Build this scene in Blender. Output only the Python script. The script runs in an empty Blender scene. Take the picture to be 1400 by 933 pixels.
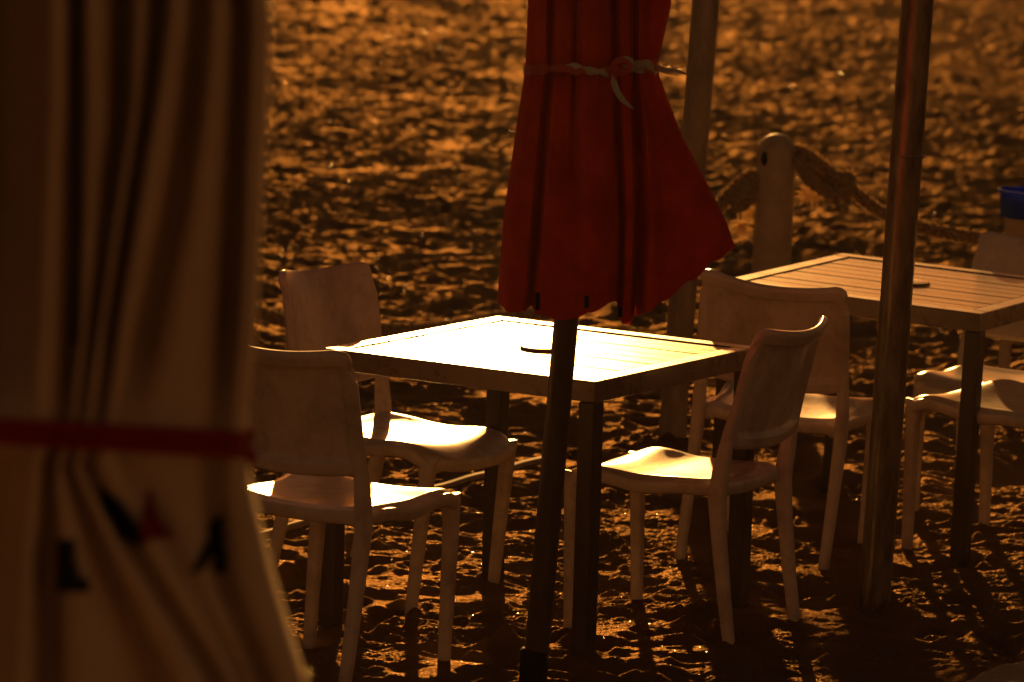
import bpy, bmesh, math, random
import numpy as np
from mathutils import Vector, Matrix

random.seed(7)
rng = np.random.default_rng(11)
scene = bpy.context.scene
COL = scene.collection
R = math.radians

# ------------------------------------------------------------------ camera
F, W0, H0 = 6000.0, 1400.0, 933.0
PITCH, ROLL, CAMZ = R(8.618), R(2.093), 2.373
fw = Vector((0, math.cos(PITCH), -math.sin(PITCH)))
r0 = Vector((1, 0, 0)); u0 = Vector((0, math.sin(PITCH), math.cos(PITCH)))
cr = r0 * math.cos(ROLL) + u0 * math.sin(ROLL)
cu = -r0 * math.sin(ROLL) + u0 * math.cos(ROLL)
cam_data = bpy.data.cameras.new('camera')
cam = bpy.data.objects.new('camera', cam_data); COL.objects.link(cam)
cam.matrix_world = Matrix(((cr.x, cu.x, -fw.x, 0), (cr.y, cu.y, -fw.y, 0), (cr.z, cu.z, -fw.z, CAMZ), (0, 0, 0, 1)))
cam_data.sensor_width = 36.0
cam_data.lens = F / W0 * 36.0
cam_data.clip_start = 0.1; cam_data.clip_end = 3000
cam_data.dof.use_dof = True
cam_data.dof.focus_distance = 10.75
cam_data.dof.aperture_fstop = 5.4
cam_data.dof.aperture_blades = 0
scene.camera = cam

def at(px, py, Y):
    """point of the vertical plane at distance Y seen at photo pixel (px, py)"""
    d = fw + cr * ((px - W0 / 2) / F) - cu * ((py - H0 / 2) / F)
    k = Y / d.y
    return Vector((d.x * k, Y, CAMZ + d.z * k))

# ------------------------------------------------------------------ helpers
def obj(name, bm, mat, parent=None, smooth=True):
    me = bpy.data.meshes.new(name)
    bm.normal_update()
    bm.to_mesh(me); bm.free()
    if smooth:
        me.polygons.foreach_set('use_smooth', [True] * len(me.polygons))
    for m in (mat if isinstance(mat, (list, tuple)) else [mat]):
        me.materials.append(m)
    o = bpy.data.objects.new(name, me); COL.objects.link(o)
    if parent is not None:
        o.parent = parent
    return o

def thing(name, label, cat, loc=(0, 0, 0), rot=None, group=None):
    o = bpy.data.objects.new(name, None); COL.objects.link(o)
    o.empty_display_size = 0.1
    o.location = loc
    if rot is not None:
        o.rotation_euler = rot
    tag(o, label, cat, group)
    return o

def tag(o, label=None, cat=None, group=None, kind=None):
    if label: o['label'] = label
    if cat: o['category'] = cat
    if group: o['group'] = group
    if kind: o['kind'] = kind
    return o

def copy_tree(o, parent=None):
    c = o.copy(); COL.objects.link(c)
    if parent is not None:
        c.parent = parent
    for ch in list(o.children):
        copy_tree(ch, c)
    return c

def box(bm, x0, x1, y0, y1, z0, z1, bevel=0.0):
    v = [bm.verts.new((x, y, z)) for z in (z0, z1) for y in (y0, y1) for x in (x0, x1)]
    fs = [(0, 2, 3, 1), (4, 5, 7, 6), (0, 1, 5, 4), (2, 6, 7, 3), (0, 4, 6, 2), (1, 3, 7, 5)]
    faces = [bm.faces.new([v[i] for i in f]) for f in fs]
    if bevel > 0:
        es = set(e for f in faces for e in f.edges)
        bmesh.ops.bevel(bm, geom=list(es), offset=bevel, segments=2, profile=0.5, affect='EDGES')

def tube(bm, pts, rad, n=12, cap=True, sq=None):
    """sweep; sq: superellipse exponent of the section (None = round); rad scalar, list or list of (rx, ry)"""
    pts = [Vector(p) for p in pts]
    rings = []
    up = None
    for i, p in enumerate(pts):
        t = (pts[min(i + 1, len(pts) - 1)] - pts[max(i - 1, 0)]).normalized()
        if up is None:
            ref = Vector((1, 0, 0)) if abs(t.x) < 0.9 else Vector((0, 1, 0))
            a = (ref - t * ref.dot(t)).normalized()
        else:
            a = (up - t * up.dot(t)).normalized()
        up = a
        b = t.cross(a)
        rr = rad[i] if isinstance(rad, (list, tuple)) else rad
        rx, ry = rr if isinstance(rr, (list, tuple)) else (rr, rr)
        ring = []
        for k in range(n):
            th = 2 * math.pi * (k + .5) / n
            c, s = math.cos(th), math.sin(th)
            if sq:
                e = 2.0 / sq
                c = math.copysign(abs(c) ** e, c); s = math.copysign(abs(s) ** e, s)
            ring.append(bm.verts.new(p + a * (c * rx) + b * (s * ry)))
        rings.append(ring)
    for i in range(len(rings) - 1):
        for k in range(n):
            bm.faces.new((rings[i][k], rings[i][(k + 1) % n], rings[i + 1][(k + 1) % n], rings[i + 1][k]))
    if cap:
        bm.faces.new(rings[0][::-1]); bm.faces.new(rings[-1])
    return rings

def lathe(bm, prof, n=32, centre=(0, 0, 0)):
    cx, cy, cz = centre
    rings = []
    for (r, z) in prof:
        rings.append([bm.verts.new((cx + r * math.cos(2 * math.pi * k / n), cy + r * math.sin(2 * math.pi * k / n), cz + z)) for k in range(n)])
    for i in range(len(rings) - 1):
        for k in range(n):
            bm.faces.new((rings[i][k], rings[i][(k + 1) % n], rings[i + 1][(k + 1) % n], rings[i + 1][k]))
    return rings

def spline(pts, n):
    """Catmull-Rom through points"""
    P = [Vector(p) for p in pts]
    P = [P[0] * 2 - P[1]] + P + [P[-1] * 2 - P[-2]]
    out = []
    segs = len(P) - 3
    for i in range(n):
        t = i / (n - 1) * segs
        k = min(int(t), segs - 1); t -= k
        a, b, c, d = P[k:k + 4]
        out.append(0.5 * ((2 * b) + (c - a) * t + (2 * a - 5 * b + 4 * c - d) * t * t + (3 * b - a - 3 * c + d) * t ** 3))
    return out

# ------------------------------------------------------------------ materials
class NT:
    def __init__(s, name):
        s.m = bpy.data.materials.new(name); s.m.use_nodes = True
        s.t = s.m.node_tree; s.n = s.t.nodes; s.l = s.t.links
        s.b = s.n['Principled BSDF']; s.out = s.n['Material Output']
    def add(s, typ, **kw):
        x = s.n.new(typ)
        for k, v in kw.items():
            if k.startswith('i_'):
                x.inputs[k[2:].replace('_', ' ')].default_value = v
            else:
                setattr(x, k, v)
        return x
    def link(s, a, b): s.l.new(a, b)
    def coord(s, scale=(1, 1, 1), kind='Object'):
        tc = s.add('ShaderNodeTexCoord'); mp = s.add('ShaderNodeMapping')
        mp.inputs['Scale'].default_value = scale
        s.link(tc.outputs[kind], mp.inputs['Vector']); return mp.outputs['Vector']
    def noise(s, vec, scale, detail=4, rough=.6):
        x = s.add('ShaderNodeTexNoise', i_Scale=scale, i_Detail=detail, i_Roughness=rough)
        s.link(vec, x.inputs['Vector']); return x.outputs['Fac']
    def ramp(s, fac, stops):
        x = s.add('ShaderNodeValToRGB'); e = x.color_ramp.elements
        while len(e) < len(stops): e.new(0.5)
        for k, (p, c) in enumerate(stops):
            e[k].position = p; e[k].color = (*c, 1) if len(c) == 3 else c
        s.link(fac, x.inputs['Fac']); return x.outputs['Color']
    def bump(s, h, strength, dist):
        x = s.add('ShaderNodeBump', i_Strength=strength, i_Distance=dist)
        s.link(h, x.inputs['Height']); s.link(x.outputs['Normal'], s.b.inputs['Normal']); return x

def P(t, base=None, rough=None, metal=None, spec=None):
    if base: t.b.inputs['Base Color'].default_value = (*base, 1)
    if rough is not None: t.b.inputs['Roughness'].default_value = rough
    if metal is not None: t.b.inputs['Metallic'].default_value = metal
    if spec is not None: t.b.inputs['Specular IOR Level'].default_value = spec

def mat_sand():
    t = NT('sand'); P(t, (.36, .22, .11), .9, spec=0.0)
    v = t.coord()
    n1 = t.noise(v, 3.0, 5, .6)
    c = t.ramp(n1, [(.3, (.21, .130, .072)), (.7, (.30, .19, .108))])
    n2 = t.noise(v, 420, 2, .7)
    mx = t.add('ShaderNodeMix', data_type='RGBA', blend_type='MULTIPLY'); mx.inputs[0].default_value = .6
    g = t.ramp(n2, [(.35, (.55, .5, .45)), (.65, (1, 1, 1))])
    t.link(c, mx.inputs[6]); t.link(g, mx.inputs[7]); t.link(mx.outputs[2], t.b.inputs['Base Color'])
    h = t.noise(v, 75, 6, .8)
    bp = t.bump(h, 1.0, .011)
    # quartz grains send the low sun forward as a tinted sheen, grain by grain
    gl = t.add('ShaderNodeBsdfGlossy'); gl.inputs['Color'].default_value = (.205, .126, .057, 1); gl.inputs['Roughness'].default_value = .40
    t.link(bp.outputs['Normal'], gl.inputs['Normal'])
    fac = t.ramp(t.noise(v, 150, 3, .8), [(.38, (.03, .03, .03)), (.52, (.20, .20, .20)), (.66, (.62, .62, .62))])
    mixs = t.add('ShaderNodeMixShader')
    t.link(fac, mixs.inputs[0]); t.link(t.b.outputs[0], mixs.inputs[1]); t.link(gl.outputs[0], mixs.inputs[2])
    t.link(mixs.outputs[0], t.out.inputs['Surface'])
    return t.m

def mat_plastic():
    t = NT('chair_plastic'); P(t, (.72, .58, .46), .28, spec=.5)
    v = t.coord()
    n = t.noise(v, 7, 6, .65)
    c = t.ramp(n, [(.32, (.47, .38, .32)), (.55, (.70, .58, .50))])
    n3 = t.noise(v, 30, 4, .7)
    mx = t.add('ShaderNodeMix', data_type='RGBA', blend_type='MULTIPLY'); mx.inputs[0].default_value = .35
    t.link(c, mx.inputs[6]); t.link(t.ramp(n3, [(.35, (.7, .66, .6)), (.5, (1, 1, 1))]), mx.inputs[7])
    t.link(mx.outputs[2], t.b.inputs['Base Color'])
    rr = t.add('ShaderNodeMapRange'); rr.inputs['To Min'].default_value = .19; rr.inputs['To Max'].default_value = .30
    t.link(n3, rr.inputs['Value']); t.link(rr.outputs['Result'], t.b.inputs['Roughness'])
    t.bump(t.noise(v, 600, 2, .6), .12, .002)
    return t.m

def mat_slats():
    t = NT('weathered_slats'); P(t, (.34, .24, .15), .33, spec=.5)
    v = t.coord((2, 40, 20))
    n = t.noise(v, 2.2, 6, .65)
    c = t.ramp(n, [(.3, (.115, .092, .055)), (.5, (.165, .135, .082)), (.72, (.215, .18, .115))])
    t.link(c, t.b.inputs['Base Color'])
    w = t.noise(t.coord(), 26, 5, .7)
    rr = t.add('ShaderNodeMapRange'); rr.inputs['To Min'].default_value = .19; rr.inputs['To Max'].default_value = .29
    t.link(w, rr.inputs['Value']); t.link(rr.outputs['Result'], t.b.inputs['Roughness'])
    t.bump(n, .25, .002)
    return t.m

def mat_metal(name, base, rough, metal, streak=(.75, 1.1), spec=.5, vs_=(1, 1, .25)):
    t = NT(name); P(t, base, rough, metal, spec)
    v = t.coord(vs_)
    n = t.noise(v, 22, 6, .7)
    a = tuple(x * streak[0] for x in base); b = tuple(min(1, x * streak[1]) for x in base)
    t.link(t.ramp(n, [(.35, a), (.65, b)]), t.b.inputs['Base Color'])
    rr = t.add('ShaderNodeMapRange'); rr.inputs['To Min'].default_value = rough - .08; rr.inputs['To Max'].default_value = rough + .12
    t.link(n, rr.inputs['Value']); t.link(rr.outputs['Result'], t.b.inputs['Roughness'])
    t.bump(t.noise(t.coord(), 60, 4, .6), .08, .002)
    return t.m

def mat_cloth(name, base, trans, transcol, var=.85):
    t = NT(name); P(t, base, .85, spec=.15)
    v = t.coord()
    n = t.noise(v, 9, 6, .65)
    c = t.ramp(n, [(.35, tuple(x * var for x in base)), (.65, base)])
    t.link(c, t.b.inputs['Base Color'])
    wv = t.add('ShaderNodeTexNoise', i_Scale=700, i_Detail=1)
    t.link(v, wv.inputs['Vector'])
    bp = t.bump(wv.outputs['Fac'], .2, .001)
    tr = t.add('ShaderNodeBsdfTranslucent'); tr.inputs['Color'].default_value = (*transcol, 1)
    mix = t.add('ShaderNodeMixShader'); mix.inputs[0].default_value = trans
    t.link(t.b.outputs[0], mix.inputs[1]); t.link(tr.outputs[0], mix.inputs[2])
    t.link(mix.outputs[0], t.out.inputs['Surface'])
    return t.m

def mat_plain(name, base, rough=.6, metal=0, spec=.5, var=.8, scale=25, bump=.1):
    t = NT(name); P(t, base, rough, metal, spec)
    v = t.coord(); n = t.noise(v, scale, 5, .65)
    t.link(t.ramp(n, [(.35, tuple(x * var for x in base)), (.65, base)]), t.b.inputs['Base Color'])
    if bump: t.bump(n, bump, .004)
    return t.m

def mat_tape():
    t = NT('striped_tape'); P(t, (.8, .75, .65), .6, spec=.3)
    v = t.coord((1, 1, 1))
    s = t.add('ShaderNodeTexWave', wave_type='BANDS', bands_direction='DIAGONAL', i_Scale=4.6, i_Distortion=.3)
    t.link(v, s.inputs['Vector'])
    t.link(t.ramp(s.outputs['Fac'], [(.48, (.50, .07, .03)), (.52, (.50, .40, .29))]), t.b.inputs['Base Color'])
    return t.m

M_SAND = mat_sand()
M_PLASTIC = mat_plastic()
M_SLATS = mat_slats()
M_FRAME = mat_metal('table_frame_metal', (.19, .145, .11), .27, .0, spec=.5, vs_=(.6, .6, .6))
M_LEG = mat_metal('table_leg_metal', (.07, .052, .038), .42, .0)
M_POLE = mat_metal('umbrella_pole_metal', (.12, .09, .065), .40, .3)
M_STEEL = mat_metal('galvanised_steel', (.27, .23, .19), .30, .75, streak=(.5, 1.3))
M_STEEL_DULL = mat_metal('dull_painted_steel', (.38, .30, .22), .5, .2, streak=(.6, 1.1))
M_RED = mat_cloth('red_canvas', (.70, .042, .010), .13, (.55, .045, .01), .62)
M_WHITE = mat_cloth('white_canvas', (.84, .66, .43), .02, (.6, .42, .25), .85)
M_STRAP = mat_cloth('red_strap', (.42, .03, .015), .15, (.5, .03, .01))
M_TAPE = mat_tape()
M_ROPE = mat_plain('rope_fibre', (.36, .25, .15), .9, spec=.1, var=.6, scale=90, bump=.5)
M_FRAY = mat_cloth('frayed_fibre', (.8, .62, .4), .7, (.95, .76, .48))
M_BOLLARD = mat_plain('pale_bollard', (.52, .40, .29), .55, spec=.3, var=.7, scale=9, bump=.15)
M_BLUE = mat_cloth('blue_plastic', (.01, .09, .60), .35, (.01, .12, .9))
M_PALEPL = mat_plain('pale_plastic', (.55, .42, .32), .5)
M_DARK = mat_plain('dark_tab', (.03, .022, .018), .8, spec=.2)
M_INK = mat_plain('dark_ink', (.012, .014, .012), .8, spec=.2)
M_REDINK = mat_plain('red_ink', (.30, .02, .012), .8, spec=.2)
M_BRASS = mat_plain('bright_metal', (.8, .62, .35), .25, metal=1.0, bump=0)
M_TIMBER = mat_plain('pale_timber', (.50, .37, .22), .72, spec=.2, var=.8, scale=12)
M_STONE = mat_plain('rough_stone', (.40, .34, .28), .65, spec=.4, var=.6, scale=90, bump=1.0)
t = NT('glinting_grain'); P(t, (.75, .66, .5), .27, spec=.8); M_GRAIN = t.m

# ------------------------------------------------------------------ sand
_perm = rng.permutation(4096)
_ga = rng.random(4096) * 2 * np.pi
_gx, _gy = np.cos(_ga), np.sin(_ga)
def perlin(x, y, seed=0):
    xi = np.floor(x).astype(np.int64); yi = np.floor(y).astype(np.int64)
    xf = x - xi; yf = y - yi
    u = xf * xf * xf * (xf * (xf * 6 - 15) + 10); v = yf * yf * yf * (yf * (yf * 6 - 15) + 10)
    def g(ix, iy, dx, dy):
        h = _perm[(_perm[(ix + seed * 57) & 4095] + iy) & 4095]
        return _gx[h] * dx + _gy[h] * dy
    a = g(xi, yi, xf, yf); b = g(xi + 1, yi, xf - 1, yf)
    c = g(xi, yi + 1, xf, yf - 1); d = g(xi + 1, yi + 1, xf - 1, yf - 1)
    return (a + (b - a) * u) + ((c + (d - c) * u) - (a + (b - a) * u)) * v

def seq(a, b, step):
    return list(np.arange(a, b, step))
us = [-3, -2.2, -1.6, -1.0, -.7, -.5, -.4, -.33, -.295, -.275]
us = us + seq(-.265, -.125, .0011) + seq(-.125, .125, .00038) + seq(.125, .266, .0011) + [-q for q in us[::-1]]
us = np.array(us)
ys = [-40, -25, -15, -8, -4, -1, 1.5, 3, 4.2, 5.2, 6, 6.6, 7.1, 7.5, 7.9, 8.2, 8.5, 8.7, 8.85]
y = 9.0
while y < 60:
    ys.append(y); y += .0046 * (y / 10) ** 2 if y < 40 else .0066 * 16 * (1 + (y - 40) * .3)
ys += [62, 66, 72, 80, 95, 120, 160, 230, 350, 600, 1100, 1900]
ys = np.array(ys)
SC = np.maximum(ys, 9.0)
X = us[None, :] * SC[:, None]; Y = np.repeat(ys[:, None], len(us), 1)

def sand_height(X, Y):
    # warp so the lumps do not look like clean noise
    wx = X + .05 * perlin(X * 5, Y * 5, 3); wy = Y + .05 * perlin(X * 5 + 40, Y * 5, 4)
    h = .030 * perlin(wx * 1.1, wy * 1.1, 1)
    h += .022 * perlin(wx * 3.1, wy * 3.4, 2)
    big = np.clip(.55 + .9 * perlin(wx * .9, wy * .7, 14), .15, 1.3)
    big = big * (1 + 1.5 * np.clip((Y - 12.0) / 6, 0, 1)) + .42 * np.clip((Y - 12.0) / 6, 0, 1)
    n = perlin(wx * 5.9, wy * 9.2, 5); h += (.019 * n - .008 * np.abs(n)) * (big - .35 * np.clip((Y - 14) / 8, 0, 1))
    n = perlin(wx * 12, wy * 19.0, 6); h += .0105 * n * big
    mod = .35 + 1.3 * np.clip(.5 + 1.3 * perlin(wx * 1.7, wy * 1.7, 12), 0, 1)
    n = perlin(wx * 28, wy * 33, 7); h += .0022 * n * np.clip((Y - 13) / 8, 0, 1)
    h += (.0042 * n - .0014 * np.abs(n)) * mod
    h += .0028 * mod * perlin(X * 52, Y * 58, 8)
    h += .0023 * mod * perlin(X * 92, Y * 100, 9)
    h += .0018 * mod * perlin(X * 150, Y * 150, 10)
    return h
Z = sand_height(X, Y)
# footprints and scuffs: pits with a pushed-up rim
def pit(cx, cy, ang, a, b, depth):
    r_ = 2.2 * max(a, b)
    i0 = np.searchsorted(ys, cy - r_); i1 = np.searchsorted(ys, cy + r_)
    if i1 <= i0: return
    s = max(cy, 9.0)
    j0 = np.searchsorted(us, (cx - r_) / s - .004); j1 = np.searchsorted(us, (cx + r_) / s + .004)
    if j1 <= j0: return
    x = X[i0:i1, j0:j1] - cx; yv = Y[i0:i1, j0:j1] - cy
    c, s_ = math.cos(ang), math.sin(ang)
    q = np.sqrt(((x * c + yv * s_) / a) ** 2 + ((-x * s_ + yv * c) / b) ** 2)
    Z[i0:i1, j0:j1] += -depth * np.exp(-(q ** 3)) + depth * .5 * np.exp(-((q - 1.35) / .30) ** 2) * np.clip(.5 + .5 * np.sin(ang * 7 + np.arctan2(yv, x) * (1 + (k % 3))) + .6 * np.sin(37 * x + 53 * yv), 0, 1.4)
for k in range(5200):
    yy = 9 + 31 * rng.random() ** .8
    xx = (rng.random() * 2 - 1) * .17 * yy
    pit(xx, yy, rng.random() * math.pi, .045 + .07 * rng.random(), .028 + .035 * rng.random(), .006 + .020 * rng.random())
for k in range(260):
    yy = 9.2 + 16 * rng.random()
    xx = (rng.random() * 2 - 1) * .14 * yy
    an = rng.normal() * .5 + (0 if rng.random() < .5 else 1.0)
    pit(xx, yy, an, .12, .045, .016 + .014 * rng.random())
    pit(xx - .15 * math.cos(an), yy - .15 * math.sin(an), an, .05, .038, .014)
Z -= float(np.mean(Z[(Y > 9) & (Y < 14)]))
for (hx, hy, hr, ha) in ((.97, 11.24, .10, .035), (.50, 13.7, .11, .03), (.08, 10.03, .08, .03), (.204, 10.43, .06, .016), (.60, 11.07, .06, .016), (-.04, 11.45, .06, .016), (-.44, 10.83, .06, .014), (1.27, 11.93, .06, .016), (1.07, 15.0, .14, .03)):
    Z += ha * np.exp(-(((X - hx) ** 2 + (Y - hy) ** 2) / hr ** 2)) * (1 + .5 * np.sin(X * 90) * np.sin(Y * 70))
ea, eb = np.array([-.78, 11.71]), np.array([.13, 13.27])
ed_ = (eb - ea) / np.linalg.norm(eb - ea)
al = (X - ea[0]) * ed_[0] + (Y - ea[1]) * ed_[1]; ac = np.abs(-(X - ea[0]) * ed_[1] + (Y - ea[1]) * ed_[0])
wgt = np.clip(1 - (ac - .03) / .10, 0, 1) * ((al > -.1) & (al < np.linalg.norm(eb - ea) + .05))
Z = Z * (1 - .85 * wgt)
flat = np.clip((np.abs(Y - 20) - 45) / 40, 0, 1)
Z *= (1 - flat)
nr, nc = X.shape
me = bpy.data.meshes.new('sand')
verts = np.stack([X, Y, Z], -1).reshape(-1, 3)
me.vertices.add(nr * nc); me.vertices.foreach_set('co', verts.ravel())
ii = np.arange(nr * nc).reshape(nr, nc)
quads = np.stack([ii[:-1, :-1], ii[:-1, 1:], ii[1:, 1:], ii[1:, :-1]], -1).reshape(-1, 4)
me.loops.add(quads.size); me.loops.foreach_set('vertex_index', quads.ravel())
me.polygons.add(len(quads))
me.polygons.foreach_set('loop_start', np.arange(0, quads.size, 4))
me.polygons.foreach_set('loop_total', np.full(len(quads), 4))
me.polygons.foreach_set('use_smooth', np.ones(len(quads), bool))
me.update(calc_edges=True); me.validate()
me.materials.append(M_SAND)
sand = bpy.data.objects.new('sand', me); COL.objects.link(sand)
tag(sand, kind='structure')

def ground_z(x, y):
    i = int(np.clip(np.searchsorted(ys, y), 1, nr - 1)); s = max(y, 9.0)
    j = int(np.clip(np.searchsorted(us, x / s), 1, nc - 1))
    return float(Z[i, j])

# tiny shell and quartz flakes that catch the low sun
bm = bmesh.new()
for k in range(42000):
    yy = 9.3 + 20 * rng.random() ** 2.4
    xx = (rng.random() * 2 - 1) * .135 * yy
    zz = ground_z(xx, yy)
    s = (.0006 + .0014 * rng.random() ** 3) * (yy / 11) ** .8
    nrm = Vector((rng.normal() * .26, rng.normal() * .26, 1)).normalized()
    a = nrm.orthogonal().normalized(); b = nrm.cross(a)
    c = Vector((xx, yy, zz + s * .8))
    vs = [bm.verts.new(c + a * (math.cos(q) * s) + b * (math.sin(q) * s)) for q in (0.2, 1.9, 3.3, 4.9)]
    top = bm.verts.new(c - nrm * s * .5)
    bm.faces.new(vs)
    for q in range(4):
        bm.faces.new((vs[(q + 1) % 4], vs[q], top))
g = obj('shell_fragments', bm, M_GRAIN, None, smooth=False)
tag(g, kind='stuff')
g['label'] = 'tiny glinting shell and quartz grains scattered over the sand'
g['category'] = 'shell grains'

# ------------------------------------------------------------------ tables
TW, TH, LW = .80, .70, .046
def make_table(label):
    t = thing('cafe_table', label, 'table', group='square slatted cafe tables')
    k = TW / 2; fwid = .052; z1 = TH
    # apron and rim
    bm = bmesh.new()
    def rim(x0, x1, y0, y1):
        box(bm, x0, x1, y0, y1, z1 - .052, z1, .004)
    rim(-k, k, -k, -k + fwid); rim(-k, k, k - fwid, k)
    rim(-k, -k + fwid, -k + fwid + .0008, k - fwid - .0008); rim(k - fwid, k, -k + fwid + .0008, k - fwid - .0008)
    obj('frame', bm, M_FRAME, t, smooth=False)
    # slats run along x
    bm = bmesh.new()
    inn = k - fwid - .004; n = 9; gap = .0045
    wv = (2 * inn - gap * (n - 1)) / n
    for i in range(n):
        y0 = -inn + i * (wv + gap)
        box(bm, -inn, inn, y0, y0 + wv, z1 - .024, z1 - .0025 + random.uniform(-.0008, .0008), .0022)
    obj('tabletop', bm, M_SLATS, t, smooth=False)
    # parasol-hole cap
    bm = bmesh.new()
    prof = [(.0005, .0035), (.056, .0035), (.060, .0028), (.0615, .001), (.0615, -.01)]
    lathe(bm, [(r, z1 + z) for r, z in prof][::-1], 28)
    obj('parasol_hole_cap', bm, M_FRAME, t)
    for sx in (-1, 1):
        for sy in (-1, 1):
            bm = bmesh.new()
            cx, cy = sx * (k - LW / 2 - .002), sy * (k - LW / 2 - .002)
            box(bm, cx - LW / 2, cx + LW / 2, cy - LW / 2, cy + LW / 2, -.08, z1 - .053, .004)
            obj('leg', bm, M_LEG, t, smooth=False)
    return t

def eul(yaw, tx=0, ty=0):
    m = Matrix.Rotation(tx, 3, 'X') @ Matrix.Rotation(ty, 3, 'Y') @ Matrix.Rotation(yaw, 3, 'Z')
    return m.to_euler()
table1 = make_table('slatted square table with the blinding sun glare on its top, behind the red parasol pole')
table2 = copy_tree(table1)
table2['label'] = 'slatted square table with golden unglared top behind the thick steel pole'
table1.location = (.0864, 10.948, 0); table1.rotation_euler = eul(R(-32.49 - 90 + 90), R(-.4), R(-.4))
table2.location = (1.1168, 12.445, 0); table2.rotation_euler = eul(R(-29.2), R(.54), R(.83))

# ------------------------------------------------------------------ chairs
def sstep(a, b, x):
    t_ = min(1, max(0, (x - a) / (b - a))); return t_ * t_ * (3 - 2 * t_)

def stile_x(z):
    return -.205 - .082 * max(0, (z - .44) / .395) ** 1.25

def make_chair(label):
    t = thing('plastic_chair', label, 'chair', group='pale plastic chairs at the tables')
    # ---- seat
    bm = bmesh.new()
    nu, nv = 34, 34
    x0, x1 = -.215, .238
    def seat_top(x, v):
        hw = .205 + .018 * sstep(-.1, .2, x)
        z = .447
        z -= .020 * (1 - abs(v) ** 2.2) * (1 - .55 * sstep(.02, .2, x)) * sstep(-.30, -.12, x)   # dished seat
        z -= .040 * sstep(.10, .30, x) ** 1.5                      # waterfall front
        z += .010 * sstep(.0, .16, x) * (1 - .6 * sstep(.16, .24, x)) * (abs(v) ** 1.5)
        z -= .016 * sstep(-.12, -.02, x) * (1 - sstep(.0, .10, x)) * abs(v) ** 6 * .5
        z -= .012 * sstep(.86, 1.0, abs(v))
        z -= .010 * (1 - sstep(-.215, -.185, x))
        return hw, z
    top = []
    for i in range(nu + 1):
        s = i / nu
        s = .5 - .5 * math.cos(math.pi * s)
        x = x0 + (x1 - x0) * s
        row = []
        for j in range(nv + 1):
            v = math.sin(math.pi / 2 * (2 * j / nv - 1))
            hw, z = seat_top(x, v)
            # rounded corners
            e = 0
            if s > .5:
                q = (s - .5) / .5
                shr = 1 - .16 * q ** 7
                xx = x - .030 * abs(v) ** 5 * q ** 2
            else:
                q = (.5 - s) / .5
                shr = 1 - .10 * q ** 7
                xx = x + .012 * abs(v) ** 5 * q ** 2
            row.append(bm.verts.new((xx, hw * shr * v, z)))
        top.append(row)
    for i in range(nu):
        for j in range(nv):
            bm.faces.new((top[i][j], top[i + 1][j], top[i + 1][j + 1], top[i][j + 1]))
    ring = [top[i][0] for i in range(nu + 1)] + [top[nu][j] for j in range(1, nv + 1)] + [top[i][nv] for i in range(nu - 1, -1, -1)] + [top[0][j] for j in range(nv - 1, 0, -1)]
    prev = ring
    for (dz, ins) in ((-.005, -.004), (-.014, -.005), (-.028, -.002), (-.034, .005), (-.026, .02), (-.016, .06)):
        cur = []
        for vtx in ring:
            p = vtx.co
            c = Vector((p.x, p.y, 0)); L = c.length
            c = c * ((L - ins) / L)
            cur.append(bm.verts.new((c.x, c.y, p.z + dz)))
        for k in range(len(ring)):
            bm.faces.new((prev[k], cur[k], cur[(k + 1) % len(ring)], prev[(k + 1) % len(ring)]))
        prev = cur
    bm.faces.new(prev[::-1])
    bmesh.ops.recalc_face_normals(bm, faces=bm.faces)
    obj('seat', bm, M_PLASTIC, t)
    # ---- backrest: bowed panel with a raised rim on its rear face
    bm = bmesh.new()
    nv, nw = 56, 50
    def bp(v, w):
        hw = .213 - .010 * w
        # round top corners, softer bottom corners
        zt = .815 + .022 * v * v
        zb = .532 - .018 * (1 - v * v)
        cr_ = .0
        a = abs(v)
        if a > .80:
            cr_ = .034 * (1 - math.sqrt(max(0, 1 - ((a - .80) / .20) ** 2)))
        zt -= cr_; zb += cr_ * .5
        z = zb + (zt - zb) * w
        x = stile_x(z) - .052 * (1 - v * v) * (.55 + .45 * w) - .010 * sstep(.8, 1, w)
        return Vector((x, hw * v, z))
    gridf = []; gridb = []
    vsl = [math.sin(math.pi / 2 * (2 * j / nv - 1)) * .55 + (2 * j / nv - 1) * .45 for j in range(nv + 1)]
    wsl = [.5 - .5 * math.cos(math.pi * i / nw) * .55 - .5 * .45 * (1 - 2 * i / nw) for i in range(nw + 1)]
    for i in range(nw + 1):
        w = wsl[i]; rf = []; rb = []
        for j in range(nv + 1):
            v = vsl[j]
            p = bp(v, w)
            dv = bp(min(1, v + .02), w) - bp(max(-1, v - .02), w); dw = bp(v, min(1, w + .02)) - bp(v, max(0, w - .02))
            n = dv.cross(dw).normalized()          # towards the sitter (+x)
            if n.x < 0: n = -n
            ev = (1 - abs(v)) * .21; ew = min(w, 1 - w) * .29
            ed = min(ev, ew)
            th = .005 + .017 * (1 - sstep(.030, .037, ed))
            rnd = .0055 * (1 - sstep(0, .008, ed))
            rf.append(bm.verts.new(p - n * rnd)); rb.append(bm.verts.new(p - n * (th - rnd)))
        gridf.append(rf); gridb.append(rb)
    for i in range(nw):
        for j in range(nv):
            bm.faces.new((gridf[i][j], gridf[i][j + 1], gridf[i + 1][j + 1], gridf[i + 1][j]))
            bm.faces.new((gridb[i][j], gridb[i + 1][j], gridb[i + 1][j + 1], gridb[i][j + 1]))
    for i in range(nw):
        bm.faces.new((gridf[i][0], gridf[i + 1][0], gridb[i + 1][0], gridb[i][0]))
        bm.faces.new((gridf[i][nv], gridb[i][nv], gridb[i + 1][nv], gridf[i + 1][nv]))
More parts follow.
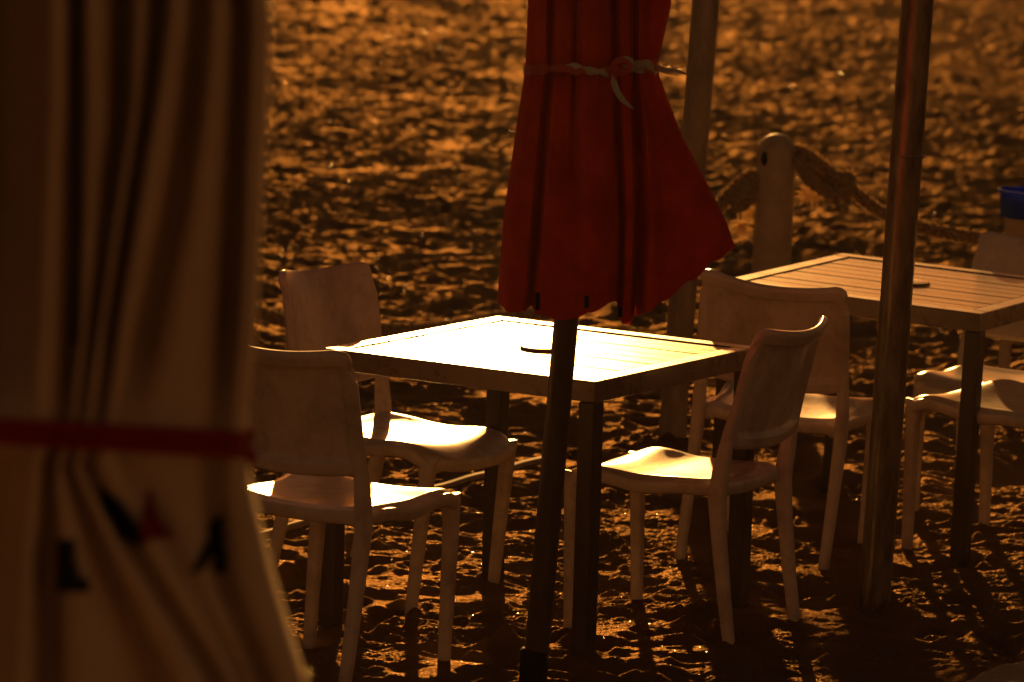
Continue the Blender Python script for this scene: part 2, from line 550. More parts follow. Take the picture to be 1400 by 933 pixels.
    for j in range(nv):
        bm.faces.new((gridf[0][j], gridb[0][j], gridb[0][j + 1], gridf[0][j + 1]))
        bm.faces.new((gridf[nw][j], gridf[nw][j + 1], gridb[nw][j + 1], gridb[nw][j]))
    bmesh.ops.recalc_face_normals(bm, faces=bm.faces)
    obj('backrest', bm, M_PLASTIC, t)
    # ---- legs
    for sy in (-1, 1):
        bm = bmesh.new()
        pts = [(.185, sy * .197, -.05), (.186, sy * .197, 0), (.190, sy * .195, .20), (.194, sy * .192, .36), (.192, sy * .190, .40), (.188, sy * .187, .425)]
        tube(bm, pts, [(.0135, .0135), (.014, .014), (.0165, .0165), (.0185, .0185), (.024, .020), (.032, .022)], 16, sq=3.2)
        obj('leg', bm, M_PLASTIC, t)
        bm = bmesh.new()
        zs = [-.05, 0, .15, .30, .40, .46, .52, .58, .64]
        pts = []
        for z in zs:
            if z < .44:
                x = -.203 - .055 * ((.44 - z) / .44) ** 1.3
            else:
                x = stile_x(z) - .006
            pts.append((x - .004, sy * (.203 - .002 * (z > .5)), z))
        tube(bm, pts, [(.0135, .0135), (.014, .014), (.0165, .0155), (.019, .017), (.023, .018), (.022, .0175), (.018, .0155), (.013, .012), (.006, .006)], 16, sq=3.0)
        obj('leg', bm, M_PLASTIC, t)
    return t

chair0 = make_chair('pale plastic chair seen from behind, partly hidden by the white parasol')
CH = [
 ('pale plastic chair seen from behind, partly hidden by the white parasol', -.402, 10.359, 58.7, -.62, .92, -.011),
 ('pale plastic chair with its front towards us behind the left corner of the glaring table', -.290, 11.328, -31.8, .10, 3.40, -.029),
 ('pale plastic chair facing left, right of the glaring table, its back curled in profile', .427, 10.923, 153.2, -1.68, -.35, -.025),
 ('pale plastic chair seen from behind between the two tables, facing the golden table', .759, 12.018, 70.9, 2.16, 2.78, -.021),
 ('pale plastic chair beyond the golden table, facing us, below the blue bucket', 1.45, 12.72, -115, -1.5, 0, -.045),
 ('pale plastic chair cut by the right edge of the photo, before the golden table', 1.395, 12.11, 141.2, 1.30, .38, -.009),
]
for i, (lab, x, y, yaw, tx, ty, z) in enumerate(CH):
    c = chair0 if i == 0 else copy_tree(chair0)
    c['label'] = lab
    c.location = (x, y, z); c.rotation_euler = eul(R(yaw), R(tx), R(ty))

# ------------------------------------------------------------------ closed parasols
class Canopy:
    """closed parasol cloth: a pleated front given by fold columns (photo-measured x at several heights, depth), and a pleated back"""
    def __init__(s, Y0, keys, cols, hem_back, nsub=10, wr=.012, p=3):
        s.p = p
        s.Y0, s.keys, s.cols, s.hb, s.ns, s.wr = Y0, keys, cols, hem_back, nsub, wr
    def ev(s, y):
        xs = [float(np.interp(y, s.keys, c[0])) for c in s.cols]
        ds = [float(np.interp(y, s.keys, c[1])) if isinstance(c[1], (list, tuple)) else c[1] for c in s.cols]
        return xs, ds
    def mixd(s, a, b, t):
        if a > b: return a + (b - a) * t ** s.p
        return b + (a - b) * (1 - t) ** s.p
    def front(s, x, y):
        xs, ds = s.ev(y)
        for k in range(len(xs) - 1):
            if x <= xs[k + 1] or k == len(xs) - 2:
                t_ = min(1, max(0, (x - xs[k]) / max(1e-6, xs[k + 1] - xs[k])))
                return s.mixd(ds[k], ds[k + 1], t_) + s.wr * .5
        return 0
    def build(s, name, mat, parent, rows, ytop):
        bm = bmesh.new()
        n = len(s.cols)
        par = []
        for k in range(n - 1):
            for q in range(s.ns):
                par.append((k, q / s.ns))
        par.append((n - 2, 1.0))
        nb = 40
        grid = []
        for r in range(rows + 1):
            f = r / rows
            line = []
            hems = []
            for (k, q) in par:
                qq = q * q * (3 - 2 * q)
                h = s.cols[k][2] + (s.cols[k + 1][2] - s.cols[k][2]) * qq
                y = ytop + (h - ytop) * f
                xs, ds = s.ev(y)
                x = xs[k] + (xs[k + 1] - xs[k]) * q
                d = s.mixd(ds[k], ds[k + 1], q)
                d += s.wr * (perlin(np.array([x / 34.0]), np.array([y / 75.0]), 21)[0] + .5 * perlin(np.array([x / 14.0]), np.array([y / 40.0]), 22)[0]) * min(1, 3 * (k + q) / (n - 1)) * min(1, 3 * (1 - (k + q) / (n - 1)))
                line.append(at(x, y, s.Y0 - d))
            # back
            hR = s.cols[-1][2]; hL = s.cols[0][2]
            for b in range(1, nb):
                th = math.pi * b / nb
                e = math.sin(th) ** .5
                hbk = s.hb[0] + (s.hb[1] - s.hb[0]) * (.5 - .5 * math.cos(th)) ** .5
                hh = (hR + (hL - hR) * b / nb) * (1 - e) + hbk * e
                y = ytop + (hh - ytop) * f
                xs, ds = s.ev(y)
                cx = (xs[0] + xs[-1]) / 2; a = (xs[-1] - xs[0]) / 2
                ru = a * s.Y0 / F * .8
                pl = 1 - .16 * (1 - abs(math.cos(th * 5.5))) * e
                x = cx + a * math.cos(th) * (1 - .1 * e * abs(math.sin(th * 5)))
                line.append(at(x, y, s.Y0 + ru * math.sin(th) * pl))
            grid.append([bm.verts.new(p) for p in line])
        m = len(grid[0])
        for r in range(rows):
            for k in range(m):
                bm.faces.new((grid[r][k], grid[r + 1][k], grid[r + 1][(k + 1) % m], grid[r][(k + 1) % m]))
        bmesh.ops.recalc_face_normals(bm, faces=bm.faces)
        o = obj(name, bm, mat, parent)
        return o
    def band(s, bm, ya, yb, width, off, xa=None, xb=None, n=90, thick=.003, back=True, tw=0):
        """a strap hugging the cloth: centre line from y=ya (left) to y=yb (right)"""
        xs, ds = s.ev((ya + yb) / 2)
        xa = xs[0] if xa is None else xa; xb = xs[-1] if xb is None else xb
        pts = []; w0 = width
        # smooth depth (the strap bridges the valleys)
        raw = []
        for i in range(n + 1):
            x = xa + (xb - xa) * i / n; y = ya + (yb - ya) * i / n
            raw.append(s.front(x, y))
        hull = raw[:]
        for i in range(n + 1):
            for j in range(i + 2, n + 1):
                for k in range(i + 1, j):
                    v = raw[i] + (raw[j] - raw[i]) * (k - i) / (j - i)
                    if v > hull[k]: hull[k] = v
        for i in range(n + 1):
            x = xa + (xb - xa) * i / n; y = ya + (yb - ya) * i / n
            pts.append((x, y, s.Y0 - (hull[i] * .75 + raw[i] * .25) - off))
        rows_ = []
        for i_, (x, y, Yd) in enumerate(pts):
            width = w0 * (1 + tw * (.5 * math.sin(i_ * .23) + .35 * math.sin(i_ * .57 + 1))); y += tw * 4 * math.sin(i_ * .11 + 2)
            rows_.append([bm.verts.new(at(x, y - width / 2, Yd)), bm.verts.new(at(x, y, Yd - thick * 2)), bm.verts.new(at(x, y + width / 2, Yd))])
        if back:
            cx = (xa + xb) / 2; a = (xb - xa) / 2
            for b in range(1, 24):
                th = math.pi * b / 24
                x = cx + (a + 3) * math.cos(th); yy = yb + (ya - yb) * b / 24
                Yd = s.Y0 + a * s.Y0 / F * .8 * math.sin(th) + .004
                rows_.append([bm.verts.new(at(x, yy - width / 2, Yd)), bm.verts.new(at(x, yy, Yd)), bm.verts.new(at(x, yy + width / 2, Yd))])
            rows_.append(rows_[0])
        for i in range(len(rows_) - 1):
            for q in range(2):
                bm.faces.new((rows_[i][q], rows_[i + 1][q], rows_[i + 1][q + 1], rows_[i][q + 1]))

# --- red parasol
YR = 10.03
foot = at(727, 962, YR); foot.z = -.02
red = thing('beach_parasol', 'closed red canvas parasol tied with striped tape, on a dark leaning pole', 'parasol', (foot.x, foot.y, 0), group='closed beach parasols')
rp = red.location.copy()
def local(o, root):
    o.data.transform(Matrix.Translation(-root.location)); return o
pa = at(727.5, 962, YR); pb = at(813, 0, YR)
dirp = (pb - pa).normalized()
p0 = pa - dirp * .25; p1 = pb + dirp * 1.0
bm = bmesh.new(); tube(bm, [p0, pa, pb, p1], .0290, 28)
local(obj('pole', bm, M_POLE, red), red)
bm = bmesh.new(); ps = at(730.5, 890, YR)
tube(bm, [p0, pa, ps, ps + dirp * .004], [.0335, .0335, .0335, .030], 28)
local(obj('ground_sleeve', bm, M_DARK, red), red)

KR = [-520, -420, 0, 95, 180, 300, 440]
redc = [
 ([822, 800, 722, 718, 705, 688, 678], 0.0, 415),
 ([825, 804, 735, 731, 722, 706, 696], [.01, .03, .07, .068, .07, .075, .08], 428),
 ([828, 808, 747, 745, 736, 725, 716], [.01, .04, .085, .08, .09, .095, .10], 426),
 ([830, 810, 754, 752, 744, 735, 725], [.0, .0, .015, .045, .02, .015, .02], 418),
 ([832, 813, 762, 760, 753, 746, 731], [.01, .05, .11, .105, .115, .13, .14], 430),
 ([836, 817, 780, 781, 776, 772, 768], [.01, .05, .095, .105, .115, .13, .14], 438),
 ([838, 820, 788, 787, 783, 782, 785], [.0, .02, .06, .085, .09, .135, .155], 436),
 ([840, 822, 796, 797, 798, 806, 806], [.01, .07, .16, .15, .165, .18, .175], 428),
 ([845, 830, 831, 835, 837, 845, 842], [.01, .04, .085, .10, .10, .10, .10], 412),
 ([847, 832, 840, 842, 845, 851, 847], [.0, .0, .02, .055, .03, .02, .02], 436),
 ([849, 834, 848, 849, 852, 857, 852], [.01, .05, .10, .105, .11, .115, .12], 443),
 ([851, 838, 859, 861, 863, 866, 861], [.01, .05, .10, .105, .105, .115, .12], 444),
 ([853, 840, 866, 866, 869, 874, 868], [.0, .0, .02, .05, .02, .01, .01], 432),
 ([855, 843, 876, 874, 884, 890, 884], [.01, .05, .10, .095, .115, .135, .13], 428),
 ([857, 847, 884, 882, 894, 910, 905], [.0, .02, .03, .055, .06, .085, .09], 412),
 ([858, 849, 895, 889, 910, 945, 945], [.01, .03, .05, .05, .06, .075, .075], 384),
 ([860, 852, 909, 894, 922, 975, 985], [.01, .02, .03, .03, .035, .045, .05], 356),
 ([862, 855, 919, 898, 930, 992, 1040], 0.0, 338),
]
canR = Canopy(YR, KR, redc, (335, 407), wr=.016, p=1.7)
local(canR.build('canopy', M_RED, red, 70, -520), red)
# tape tie with bow and tails
bm = bmesh.new()
canR.band(bm, 95, 97, 12, .004, tw=.55)
def ribbon(bm, pts, Yd, widths, amp=.006):
    P_ = spline([(x, y, 0) for x, y in pts], 26)
    prev = None
    for i, p in enumerate(P_):
        q = P_[min(i + 1, 25)] - P_[max(i - 1, 0)]
        nrm = Vector((-q.y, q.x, 0)).normalized()
        f = i / 25
        w = float(np.interp(f, np.linspace(0, 1, len(widths)), widths)) / 2
        dy = amp * math.sin(f * 7)
        a = bm.verts.new(at(p.x + nrm.x * w, p.y + nrm.y * w, Yd + dy)); b = bm.verts.new(at(p.x - nrm.x * w, p.y - nrm.y * w, Yd + dy + .006))
        if prev: bm.faces.new((prev[0], a, b, prev[1]))
        prev = (a, b)
ribbon(bm, [(843, 99), (840, 88), (849, 82), (862, 84), (858, 96), (846, 101)], YR - .15, [7, 9, 9, 8])
ribbon(bm, [(841, 98), (840, 115), (850, 135), (866, 149)], YR - .155, [7, 9, 8, 2])
ribbon(bm, [(846, 100), (868, 90), (885, 86), (898, 88)], YR - .13, [9, 8, 9, 10])
ribbon(bm, [(850, 96), (872, 86), (888, 92), (897, 96)], YR - .125, [8, 7, 8, 8])
ribbon(bm, [(893, 84), (898, 92), (910, 96), (928, 98), (943, 104)], YR - .06, [9, 9, 7, 4, 1])
ribbon(bm, [(897, 92), (912, 99), (925, 101), (936, 100)], YR - .055, [8, 6, 4, 1])
rng2 = random.Random(3)
for k in range(14):
    x = rng2.uniform(895, 925); y = 90 + (x - 895) * .25 + rng2.uniform(-4, 5)
    ribbon(bm, [(x, y), (x + rng2.uniform(4, 9), y + rng2.uniform(-2, 3)), (x + rng2.uniform(8, 18), y + rng2.uniform(-3, 6))], YR - .05, [1.2, 1.0, .4])
for k in range(26):
    x = rng2.uniform(722, 835); y = 103
    ribbon(bm, [(x, y - 2), (x + rng2.uniform(-2, 2), y + rng2.uniform(1, 3)), (x + rng2.uniform(-3, 3), y + rng2.uniform(2, 6))], YR - canR.front(x, y) - .012, [1, .9, .3])
local(obj('tape_tie', bm, M_TAPE, red), red)
# small white toggle on the left edge, dark webbing tabs on the hem
bm = bmesh.new()
a = at(699, 181, YR); tube(bm, [a + Vector((.012, 0, 0)), a, a + Vector((-.006, 0, .001))], [.002, .002, .005], 8)
local(obj('toggle', bm, M_PALEPL, red), red)
for (x, y0, y1) in ((735, 400, 424), (802, 405, 421), (848, 420, 434)):
    bm = bmesh.new()
    pr = None
    for k in range(9):
        y = y0 + (y1 - y0) * k / 8
        Yd = YR - max(canR.front(x - 3, y), canR.front(x + 3, y), canR.front(x, y)) - .004
        q = (bm.verts.new(at(x - 3.2, y, Yd)), bm.verts.new(at(x + 3.2, y, Yd)))
        if pr: bm.faces.new((pr[0], pr[1], q[1], q[0]))
        pr = q
    local(obj('hem_tab', bm, M_DARK, red), red)
bm = bmesh.new()
tip = p1
lathe(bm, [(.001, .09), (.02, .07), (.028, .04), (.03, .0), (.03, -.05)][::-1], 20, tip)
local(obj('finial', bm, M_DARK, red), red)

# --- white parasol, near and out of focus
YW = 5.0
fw_ = at(100, 600, YW)
white = thing('beach_parasol', 'closed off-white canvas parasol filling the left foreground, bound by a dark red strap', 'parasol', (fw_.x, YW, 0), group='closed beach parasols')
KW = [-900, -500, 0, 150, 300, 450, 590, 640, 780, 933, 1120, 1250]
whc = [
 ([70, -60, -150, -148, -144, -140, -136, -136, -165, -195, -225, -240], 0.0, 1240),
 ([75, -20, -60, -60, -58, -58, -58, -62, -80, -100, -115, -120], .12, 1250),
 ([80, 20, 12, 12, 8, 2, 0, 0, -20, -30, -40, -45], [.02, .03, .02, .02, .03, .06, .12, .08, .05, .05, .05, .05], 1230),
 ([84, 45, 58, 55, 50, 42, 34, 34, 20, 10, 5, 0], [.02, .05, .02, .02, .03, .06, .115, .09, .06, .06, .06, .06], 1245),
 ([88, 62, 84, 82, 74, 66, 60, 50, 36, 30, 25, 20], [.03, .12, .165, .165, .165, .165, .165, .165, .17, .18, .19, .19], 1255),
 ([92, 72, 105, 104, 104, 103, 90, 66, 68, 66, 64, 62], [.02, .06, .075, .075, .08, .09, .15, .10, .08, .08, .08, .08], 1235),
 ([96, 84, 130, 130, 126, 116, 100, 80, 108, 130, 150, 160], [.03, .12, .17, .17, .17, .175, .17, .17, .18, .19, .20, .2], 1240),
 ([100, 96, 172, 170, 148, 125, 108, 92, 150, 225, 262, 275], [.02, .05, .06, .06, .11, .14, .165, .13, .12, .13, .12, .12], 1255),
 ([104, 104, 196, 187, 164, 140, 122, 106, 178, 268, 300, 312], [.03, .12, .175, .175, .175, .175, .175, .175, .19, .20, .20, .2], 1250),
 ([107, 112, 220, 198, 172, 152, 136, 116, 200, 300, 322, 335], [.02, .05, .07, .09, .11, .15, .165, .14, .15, .15, .15, .15], 1240),
 ([112, 124, 246, 226, 200, 172, 152, 150, 232, 322, 350, 360], [.03, .11, .185, .185, .185, .185, .18, .18, .18, .18, .18, .18], 1240),
 ([116, 134, 275, 262, 236, 200, 172, 180, 255, 334, 362, 374], [.02, .06, .13, .145, .15, .155, .16, .165, .165, .165, .165, .165], 1245),
 ([120, 145, 302, 292, 278, 262, 244, 244, 275, 345, 374, 388], [.03, .09, .155, .155, .155, .155, .15, .15, .15, .15, .15, .15], 1240),
 ([124, 152, 333, 328, 322, 315, 304, 294, 296, 358, 390, 404], [.02, .04, .09, .09, .09, .095, .105, .09, .09, .09, .09, .09], 1230),
 ([128, 158, 352, 347, 341, 334, 322, 322, 346, 396, 432, 448], [.02, .06, .125, .125, .125, .125, .12, .12, .12, .12, .12, .12], 1235),
 ([132, 165, 373, 367, 359, 350, 337, 340, 374, 421, 470, 490], 0.0, 1240),
]
def widen(cols, w):
    out = []
    for i, c in enumerate(cols):
        arr = lambda q: np.ones(len(c[0])) * np.array(q)
        if 0 < i < len(cols) - 1 and np.mean(arr(c[1]) < np.minimum(arr(cols[i - 1][1]), arr(cols[i + 1][1])) + .012) > .5:
            L = [x - min(w, .38 * (x - xl)) for x, xl in zip(c[0], cols[i - 1][0])]
            Rr = [x + min(w, .38 * (xr - x)) for x, xr in zip(c[0], cols[i + 1][0])]
            wd = 1.0 if c[0][2] < 210 else 1.2; w = w if c[0][2] < 210 else 6
            dd = [d - dp * wd for d, dp in zip(arr(c[1]), np.interp(KW, [-900, -500, 0, 450, 590, 640, 780, 1250], [0, .05, .11, .09, .01, .02, .02, .02]))]
            out += [(L, dd, c[2]), (Rr, dd, c[2])]
        else:
            out.append(c)
    return out
whc = widen(whc, 5)
canW = Canopy(YW, KW, whc, (1240, 1240))
local(canW.build('canopy', M_WHITE, white, 60, -900), white)
bm = bmesh.new()
canW.band(bm, 574, 600, 20, .006, thick=.006); canW.band(bm, 592, 619, 17, .007, thick=.006)
local(obj('tie_strap', bm, M_STRAP, white), white)
bm = bmesh.new()
for (x, y) in ((333, 596), (336, 622)):
    c = at(x, y, YW - .02)
    bmesh.ops.create_uvsphere(bm, u_segments=16, v_segments=10, radius=.013, matrix=Matrix.Translation(c))
local(obj('strap_knot', bm, M_STRAP, white), white)
def printed(poly, mat, name):
    bm = bmesh.new(); st = 4
    xs = [p[0] for p in poly]; yq = [p[1] for p in poly]
    def inside(x, y):
        c = False; j = len(poly) - 1
        for i in range(len(poly)):
            xi, yi = poly[i]; xj, yj = poly[j]
            if (yi > y) != (yj > y) and x < (xj - xi) * (y - yi) / (yj - yi) + xi: c = not c
            j = i
        return c
    vd = {}
    def V(x, y):
        if (x, y) not in vd:
            vd[(x, y)] = bm.verts.new(at(x, y, YW - canW.front(x, y) - .003))
        return vd[(x, y)]
    for x in range(int(min(xs)) - 4, int(max(xs)) + 4, st):
        for y in range(int(min(yq)) - 4, int(max(yq)) + 4, st):
            if inside(x + st / 2, y + st / 2):
                bm.faces.new((V(x, y), V(x, y + st), V(x + st, y + st), V(x + st, y)))
    return local(obj(name, bm, mat, white), white)
printed([(80, 738), (101, 738), (105, 788), (122, 794), (122, 812), (78, 812)], M_INK, 'printed_letter')
printed([(288, 708), (304, 704), (309, 786), (295, 786), (293, 757), (271, 786), (261, 781), (283, 742)], M_INK, 'printed_letter')
printed([(138, 664), (165, 690), (202, 736), (192, 748), (165, 736), (140, 692)], M_INK, 'printed_stripe')
printed([(205, 664), (213, 702), (240, 738), (210, 735), (189, 745), (195, 710)], M_REDINK, 'printed_star')
bm = bmesh.new(); tube(bm, [(fw_.x, YW, -.05), (fw_.x, YW, 2.75)], .024, 20)
local(obj('pole', bm, M_STEEL_DULL, white), white)
bm = bmesh.new()
bmesh.ops.create_uvsphere(bm, u_segments=14, v_segments=8, radius=.005, matrix=Matrix.Translation(at(420, 924, YW - .02)))
local(obj('metal_eyelet', bm, M_BRASS, white), white)

# ------------------------------------------------------------------ poles
def pole(label, pxa, pya, pxb, pyb, Yp, rad, mat, rings=()):
    a = at(pxa, pya, Yp); b = at(pxb, pyb, Yp); d = (b - a).normalized()
    t = thing('steel_pole', label, 'pole', (a.x, a.y, 0), group='round poles standing in the sand')
    bm = bmesh.new(); tube(bm, [a - d * .15, a, a.lerp(b, .5), b, b + d * .9], rad, 40)
    local(obj('shaft', bm, mat, t), t)
    c = b + d * .9
    bm = bmesh.new(); lathe(bm, [(rad + .0015, -.03), (rad + .0015, .0), (rad * .8, .012), (.001, .016)], 28, c)
    local(obj('end_cap', bm, mat, t), t)
    for (x, y) in rings:
        q = at(x, y, Yp)
        bm = bmesh.new(); tube(bm, [q - d * .006, q - d * .003, q + d * .003, q + d * .006], [rad + .0004, rad + .0022, rad + .0022, rad + .0004], 40, cap=False)
        local(obj('weld_ring', bm, mat, t), t)
    return t
pole('thick scuffed steel pole in front of the golden table', 1195, 826, 1254.5, 0, 11.24, .0415, M_STEEL, rings=((1241, 212),))
pole('blurred pole rising behind the red parasol', 919, 590, 965, 0, 13.7, .0430, M_STEEL_DULL, rings=((957, 95),))

# ------------------------------------------------------------------ bollards and rope
YB = 15.0
def bollard(label, px, ptop, Yp, width):
    tp = at(px, ptop, Yp); r_ = width / 2 * Yp / F / math.cos(PITCH)
    t = thing('rope_bollard', label, 'bollard', (tp.x, Yp, 0), group='bollards of the rope barrier')
    h = tp.z
    bm = bmesh.new()
    prof = [(r_ * 1.06, -.1), (r_ * 1.05, 0), (r_ * 1.02, h * .4), (r_, h - r_ * 1.15)]
    prof += [(r_ * 1.0 * math.cos(a), h - r_ * .95 + r_ * .95 * math.sin(a)) for a in np.linspace(0.05, math.pi / 2 - .02, 10)]
    lathe(bm, prof, 36)
    bm.faces.new([v for v in bm.verts if abs(v.co.z - max(w.co.z for w in bm.verts)) < 1e-5])
    obj('shaft', bm, M_BOLLARD, t)
    # dark knot-hole where the rope runs through
    bm = bmesh.new()
    bmesh.ops.create_uvsphere(bm, u_segments=14, v_segments=10, radius=.017, matrix=Matrix.Translation((-r_ * .62, -r_ * .75, h - r_ * 1.25)) @ Matrix.Diagonal((.9, .5, 1.5, 1)))
    obj('rope_hole', bm, M_DARK, t)
    return t
bollard('round-topped pale wooden bollard with rope knotted at both sides', 1063, 183, YB, 52)

def twisted(bm, pts, rad, strands=3, pitch=.078, n=8):
    L = 0; acc = [0]
    for a, b in zip(pts[:-1], pts[1:]):
        L += (b - a).length; acc.append(L)
    for s in range(strands):
        out = []
        for i, p in enumerate(pts):
            t_ = (pts[min(i + 1, len(pts) - 1)] - pts[max(i - 1, 0)]).normalized()
            a = t_.cross(Vector((0, 0, 1))).normalized(); b = t_.cross(a)
            th = 2 * math.pi * (acc[i] / pitch + s / strands)
            out.append(p + (a * math.cos(th) + b * math.sin(th)) * rad * .58)
        tube(bm, out, rad * .50, n)
def tuft(bm, c, spread, n, L, down=.0, rr=None):
    q = rr or random.Random(int(c.x * 1000))
    for k in range(n):
        d = Vector((q.gauss(0, 1), q.gauss(0, 1), q.gauss(0, .8) - down)).normalized()
        s = c + Vector((q.uniform(-1, 1), q.uniform(-1, 1), q.uniform(-1, 1))) * spread * .4
        p1_ = s + d * L * q.uniform(.4, .7); p2_ = p1_ + (d + Vector((q.gauss(0, .5), q.gauss(0, .5), q.gauss(0, .5) - down * .5))) * L * q.uniform(.2, .5)
        tube(bm, [s, p1_, p2_], [.0014, .0012, .0007], 3, cap=False)

YBf = YB
lp = [(1040, 240), (1024, 243), (1006, 258), (986, 280), (945, 325), (900, 362), (850, 394), (790, 416), (725, 429), (690, 434), (600, 449), (530, 452), (460, 450), (400, 440), (350, 426), (240, 372), (120, 290)]
def fuzz(bm, pts, rad, n, L, q):
    for k in range(n):
        i = q.randrange(1, len(pts) - 1)
        t_ = (pts[i + 1] - pts[i - 1]).normalized()
        a = t_.cross(Vector((0, 0, 1))).normalized(); b = t_.cross(a)
        th = q.uniform(0, 2 * math.pi); d = a * math.cos(th) + b * math.sin(th)
        s0 = pts[i] + d * rad * .8; l = L * q.uniform(.4, 1)
        s1 = s0 + (d * .7 + t_ * q.gauss(0, .8)) * l * .5; s2 = s1 + (d * .4 + t_ * q.gauss(0, .9) + Vector((0, 0, q.gauss(0, .3)))) * l * .5
        tube(bm, [s0, s1, s2], [.0017, .0013, .0006], 3, cap=False)

rope = thing('barrier_rope', 'slack twisted rope sagging left from the bollard, low behind the glaring table', 'rope', at(1040, 240, YB), group='ropes of the barrier')
pts = spline([at(x, y, YBf + .15 * i / 16) for i, (x, y) in enumerate(lp)], 420)
bm = bmesh.new(); twisted(bm, pts, .024)
local(obj('strand', bm, M_ROPE, rope), rope)
bm = bmesh.new(); fuzz(bm, pts, .024, 2200, .022, random.Random(5))
local(obj('loose_fibres', bm, M_FRAY, rope), rope)
bm = bmesh.new()
kp = spline([at(x, y, YB - .02) for x, y in ((1040, 244), (1022, 256), (1004, 272), (1012, 284), (1030, 268), (1040, 256))], 90); twisted(bm, kp, .019)
local(obj('knot', bm, M_ROPE, rope), rope)
bm = bmesh.new(); tuft(bm, at(1017, 308, YB + .05), .05, 100, .042, .3); tuft(bm, at(1024, 288, YB + .03), .03, 40, .034, .3)
local(obj('frayed_end', bm, M_FRAY, rope), rope)

rp_ = [(1088, 206), (1104, 212), (1130, 232), (1160, 256), (1205, 290), (1255, 309), (1320, 323), (1400, 329), (1500, 322), (1640, 290)]
rope2 = thing('barrier_rope', 'thick frayed twisted rope running right from the bollard towards the blue bucket', 'rope', at(1088, 206, YB), group='ropes of the barrier')
pts = spline([at(x, y, YB) for x, y in rp_], 300)
bm = bmesh.new(); twisted(bm, pts, .021)
local(obj('strand', bm, M_ROPE, rope2), rope2)
bm = bmesh.new(); fuzz(bm, pts, .021, 1800, .024, random.Random(6))
local(obj('loose_fibres', bm, M_FRAY, rope2), rope2)
bm = bmesh.new()
kp = spline([at(x, y, YB - .03) for x, y in ((1092, 212), (1096, 228), (1108, 246), (1124, 258), (1142, 266), (1156, 262), (1164, 250), (1156, 244), (1140, 246))], 110); twisted(bm, kp, .024)
kp = spline([at(x, y, YB + .03) for x, y in ((1098, 214), (1114, 234), (1132, 250), (1152, 258))], 60); twisted(bm, kp, .02)
local(obj('knot', bm, M_ROPE, rope2), rope2)
bm = bmesh.new(); tuft(bm, at(1107, 264, YB + .05), .06, 100, .045, .3); tuft(bm, at(1120, 262, YB + .03), .05, 40, .035, .2)
local(obj('frayed_end', bm, M_FRAY, rope2), rope2)
bm = bmesh.new(); tuft(bm, at(1160, 244, YB + .03), .04, 70, .035, -.3)
local(obj('frayed_end', bm, M_FRAY, rope2), rope2)

# ------------------------------------------------------------------ blue bucket on its stand
YK = 14.2
bc = at(1409, 262, YK)
bk = thing('bucket_stand', 'blue plastic bucket on a pale tapered post at the right edge', 'bucket', (bc.x, YK, 0))
zt = bc.z; rb = 44 * YK / F
bm = bmesh.new()
lathe(bm, [(.001, zt - .085), (rb * .86, zt - .085), (rb * .9, zt - .08), (rb * .97, zt - .004), (rb * 1.02, zt), (rb * 1.02, zt + .004), (rb * .98, zt + .005), (rb * .93, zt - .005), (rb * .84, zt - .075), (.001, zt - .075)], 40)
obj('bucket', bm, M_BLUE, bk)
bm = bmesh.new()
tube(bm, [( -.022, 0, zt - .086), (-.038, 0, zt - .115), (-.054, 0, zt - .160), (-.056, 0, .1), (-.056, 0, -.1)], [(.068, .066), (.045, .045), (.020, .020), (.019, .019), (.019, .019)], 24)
obj('post', bm, M_PALEPL, bk)

# ------------------------------------------------------------------ timber edging and stone slab
bm = bmesh.new()
a = Vector((-.78, 11.71, .0)); b = Vector((.13, 13.27, .0)); d = (b - a).normalized(); n = Vector((-d.y, d.x, 0))
prev = None
for i in range(41):
    p = a.lerp(b, i / 40)
    zt_ = .014 + .002 * math.sin(i * .9) 
    q = [bm.verts.new(p + n * s * .011 + Vector((0, 0, z_))) for s, z_ in ((-1, -.05), (-1, zt_ - .004), (-.6, zt_), (.6, zt_), (1, zt_ - .004), (1, -.05))]
    if prev:
        for k in range(5):
            bm.faces.new((prev[k], q[k], q[k + 1], prev[k + 1]))
    prev = q
bmesh.ops.recalc_face_normals(bm, faces=bm.faces)
e = obj('timber_edging', bm, M_TIMBER, None, smooth=False)
tag(e, 'thin pale timber edging half sunk in the sand behind the left chairs', 'edging')

bm = bmesh.new()
poly = [(1.02, 10.02), (1.13, 10.30), (1.32, 10.52), (1.75, 10.62), (1.9, 9.7), (1.2, 9.4), (.95, 9.75)]
c0 = Vector((1.4, 10.0, 0))
NP = 80
outl = spline([(x, y, 0) for x, y in poly + [poly[0]]], NP + 1)[:-1]
rings = []
for (s, z_) in ((1.0, -.06), (1.0, .02), (.985, .036), (.95, .042), (.8, .046), (.6, .05), (.4, .05), (.2, .052)):
    rings.append([bm.verts.new(c0 + (p - c0) * s + Vector((0, 0, z_ + .0025 * math.sin(k * 1.7 + s * 23) + .004 * math.sin(k * .31 + s * 9)))) for k, p in enumerate(outl)])
for i in range(len(rings) - 1):
    for k in range(NP):
        bm.faces.new((rings[i][k], rings[i][(k + 1) % NP], rings[i + 1][(k + 1) % NP], rings[i + 1][k]))
bm.faces.new(rings[-1])
bmesh.ops.recalc_face_normals(bm, faces=bm.faces)
s_ = obj('stone_slab', bm, M_STONE, None)
tag(s_, 'rough grey stone slab catching the light at the lower right corner', 'slab')

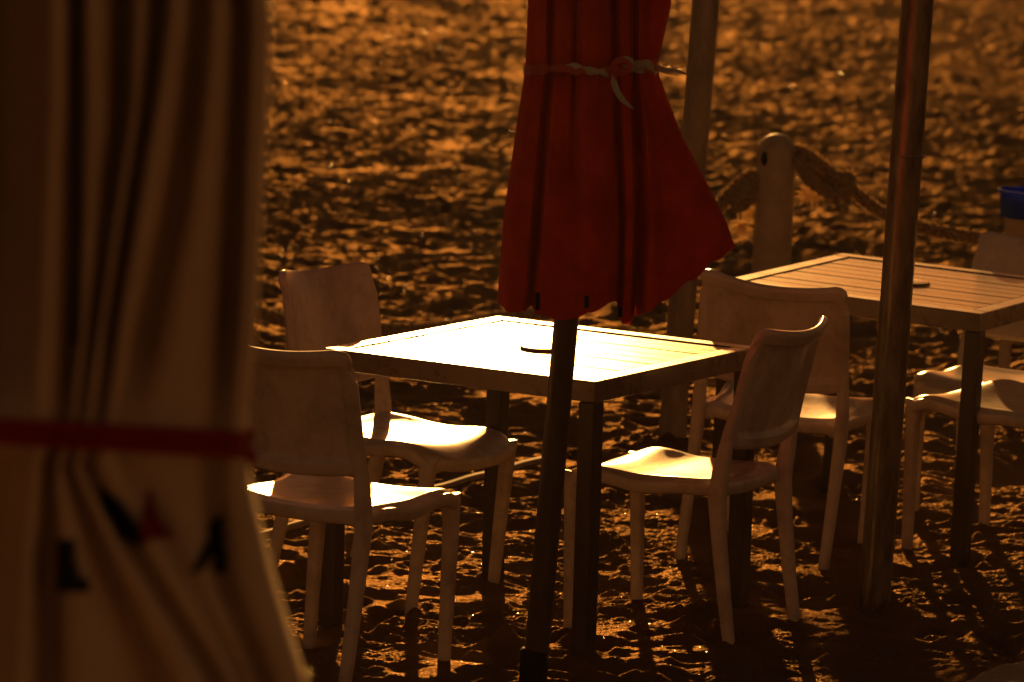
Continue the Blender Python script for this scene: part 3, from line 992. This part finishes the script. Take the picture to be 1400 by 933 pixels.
# ------------------------------------------------------------------ light
HAZE = .00013
SUN_EL, SUN_AZ = R(8.0), R(-.9)
sl = bpy.data.lights.new('sun', 'SUN'); so = bpy.data.objects.new('sun', sl); COL.objects.link(so)
sl.energy = 5.0; sl.angle = R(.53); sl.color = (1.0, .455, .105)
so.rotation_euler = (-(math.pi / 2 - SUN_EL), 0, -SUN_AZ)
so.location = (0, 30, 8)
world = bpy.data.worlds.new('World'); scene.world = world; world.use_nodes = True
wn = world.node_tree.nodes; wl = world.node_tree.links
bg = wn['Background']; bg.inputs['Strength'].default_value = .05
sky = wn.new('ShaderNodeTexSky'); sky.sky_type = 'NISHITA'; sky.sun_disc = False
sky.sun_elevation = SUN_EL; sky.sun_rotation = SUN_AZ; sky.dust_density = 1.0; sky.air_density = 1.2; sky.ozone_density = .5
mx = wn.new('ShaderNodeMix'); mx.data_type = 'RGBA'; mx.blend_type = 'MULTIPLY'; mx.inputs[0].default_value = 1
mx.inputs[7].default_value = (.66, .275, .140, 1)
wl.new(sky.outputs[0], mx.inputs[6]); wl.new(mx.outputs[2], bg.inputs['Color'])

# ------------------------------------------------------------------ thin scattering volume added to imitate the veiling sun glare
bm = bmesh.new(); box(bm, -6500, 6500, -70, 2100, -1.3, 4.6)
hz = bpy.data.materials.new('glare_haze'); hz.use_nodes = True
hn = hz.node_tree.nodes; hn.remove(hn['Principled BSDF'])
pv = hn.new('ShaderNodeVolumePrincipled'); pv.inputs['Color'].default_value = (.9, .9, .9, 1)
pv.inputs['Density'].default_value = HAZE; pv.inputs['Anisotropy'].default_value = .7
hz.node_tree.links.new(pv.outputs[0], hn['Material Output'].inputs['Volume'])
tag(obj('glare_volume', bm, hz, None, smooth=False), kind='stuff')

vs = scene.view_settings
vs.view_transform = 'Standard'; vs.look = 'None'; vs.exposure = 0.0; vs.gamma = 1.0; vs.use_curve_mapping = False
scene.render.engine = 'CYCLES'
scene.cycles.use_denoising = True
scene.cycles.max_bounces = 6
scene.cycles.sample_clamp_indirect = 4.0
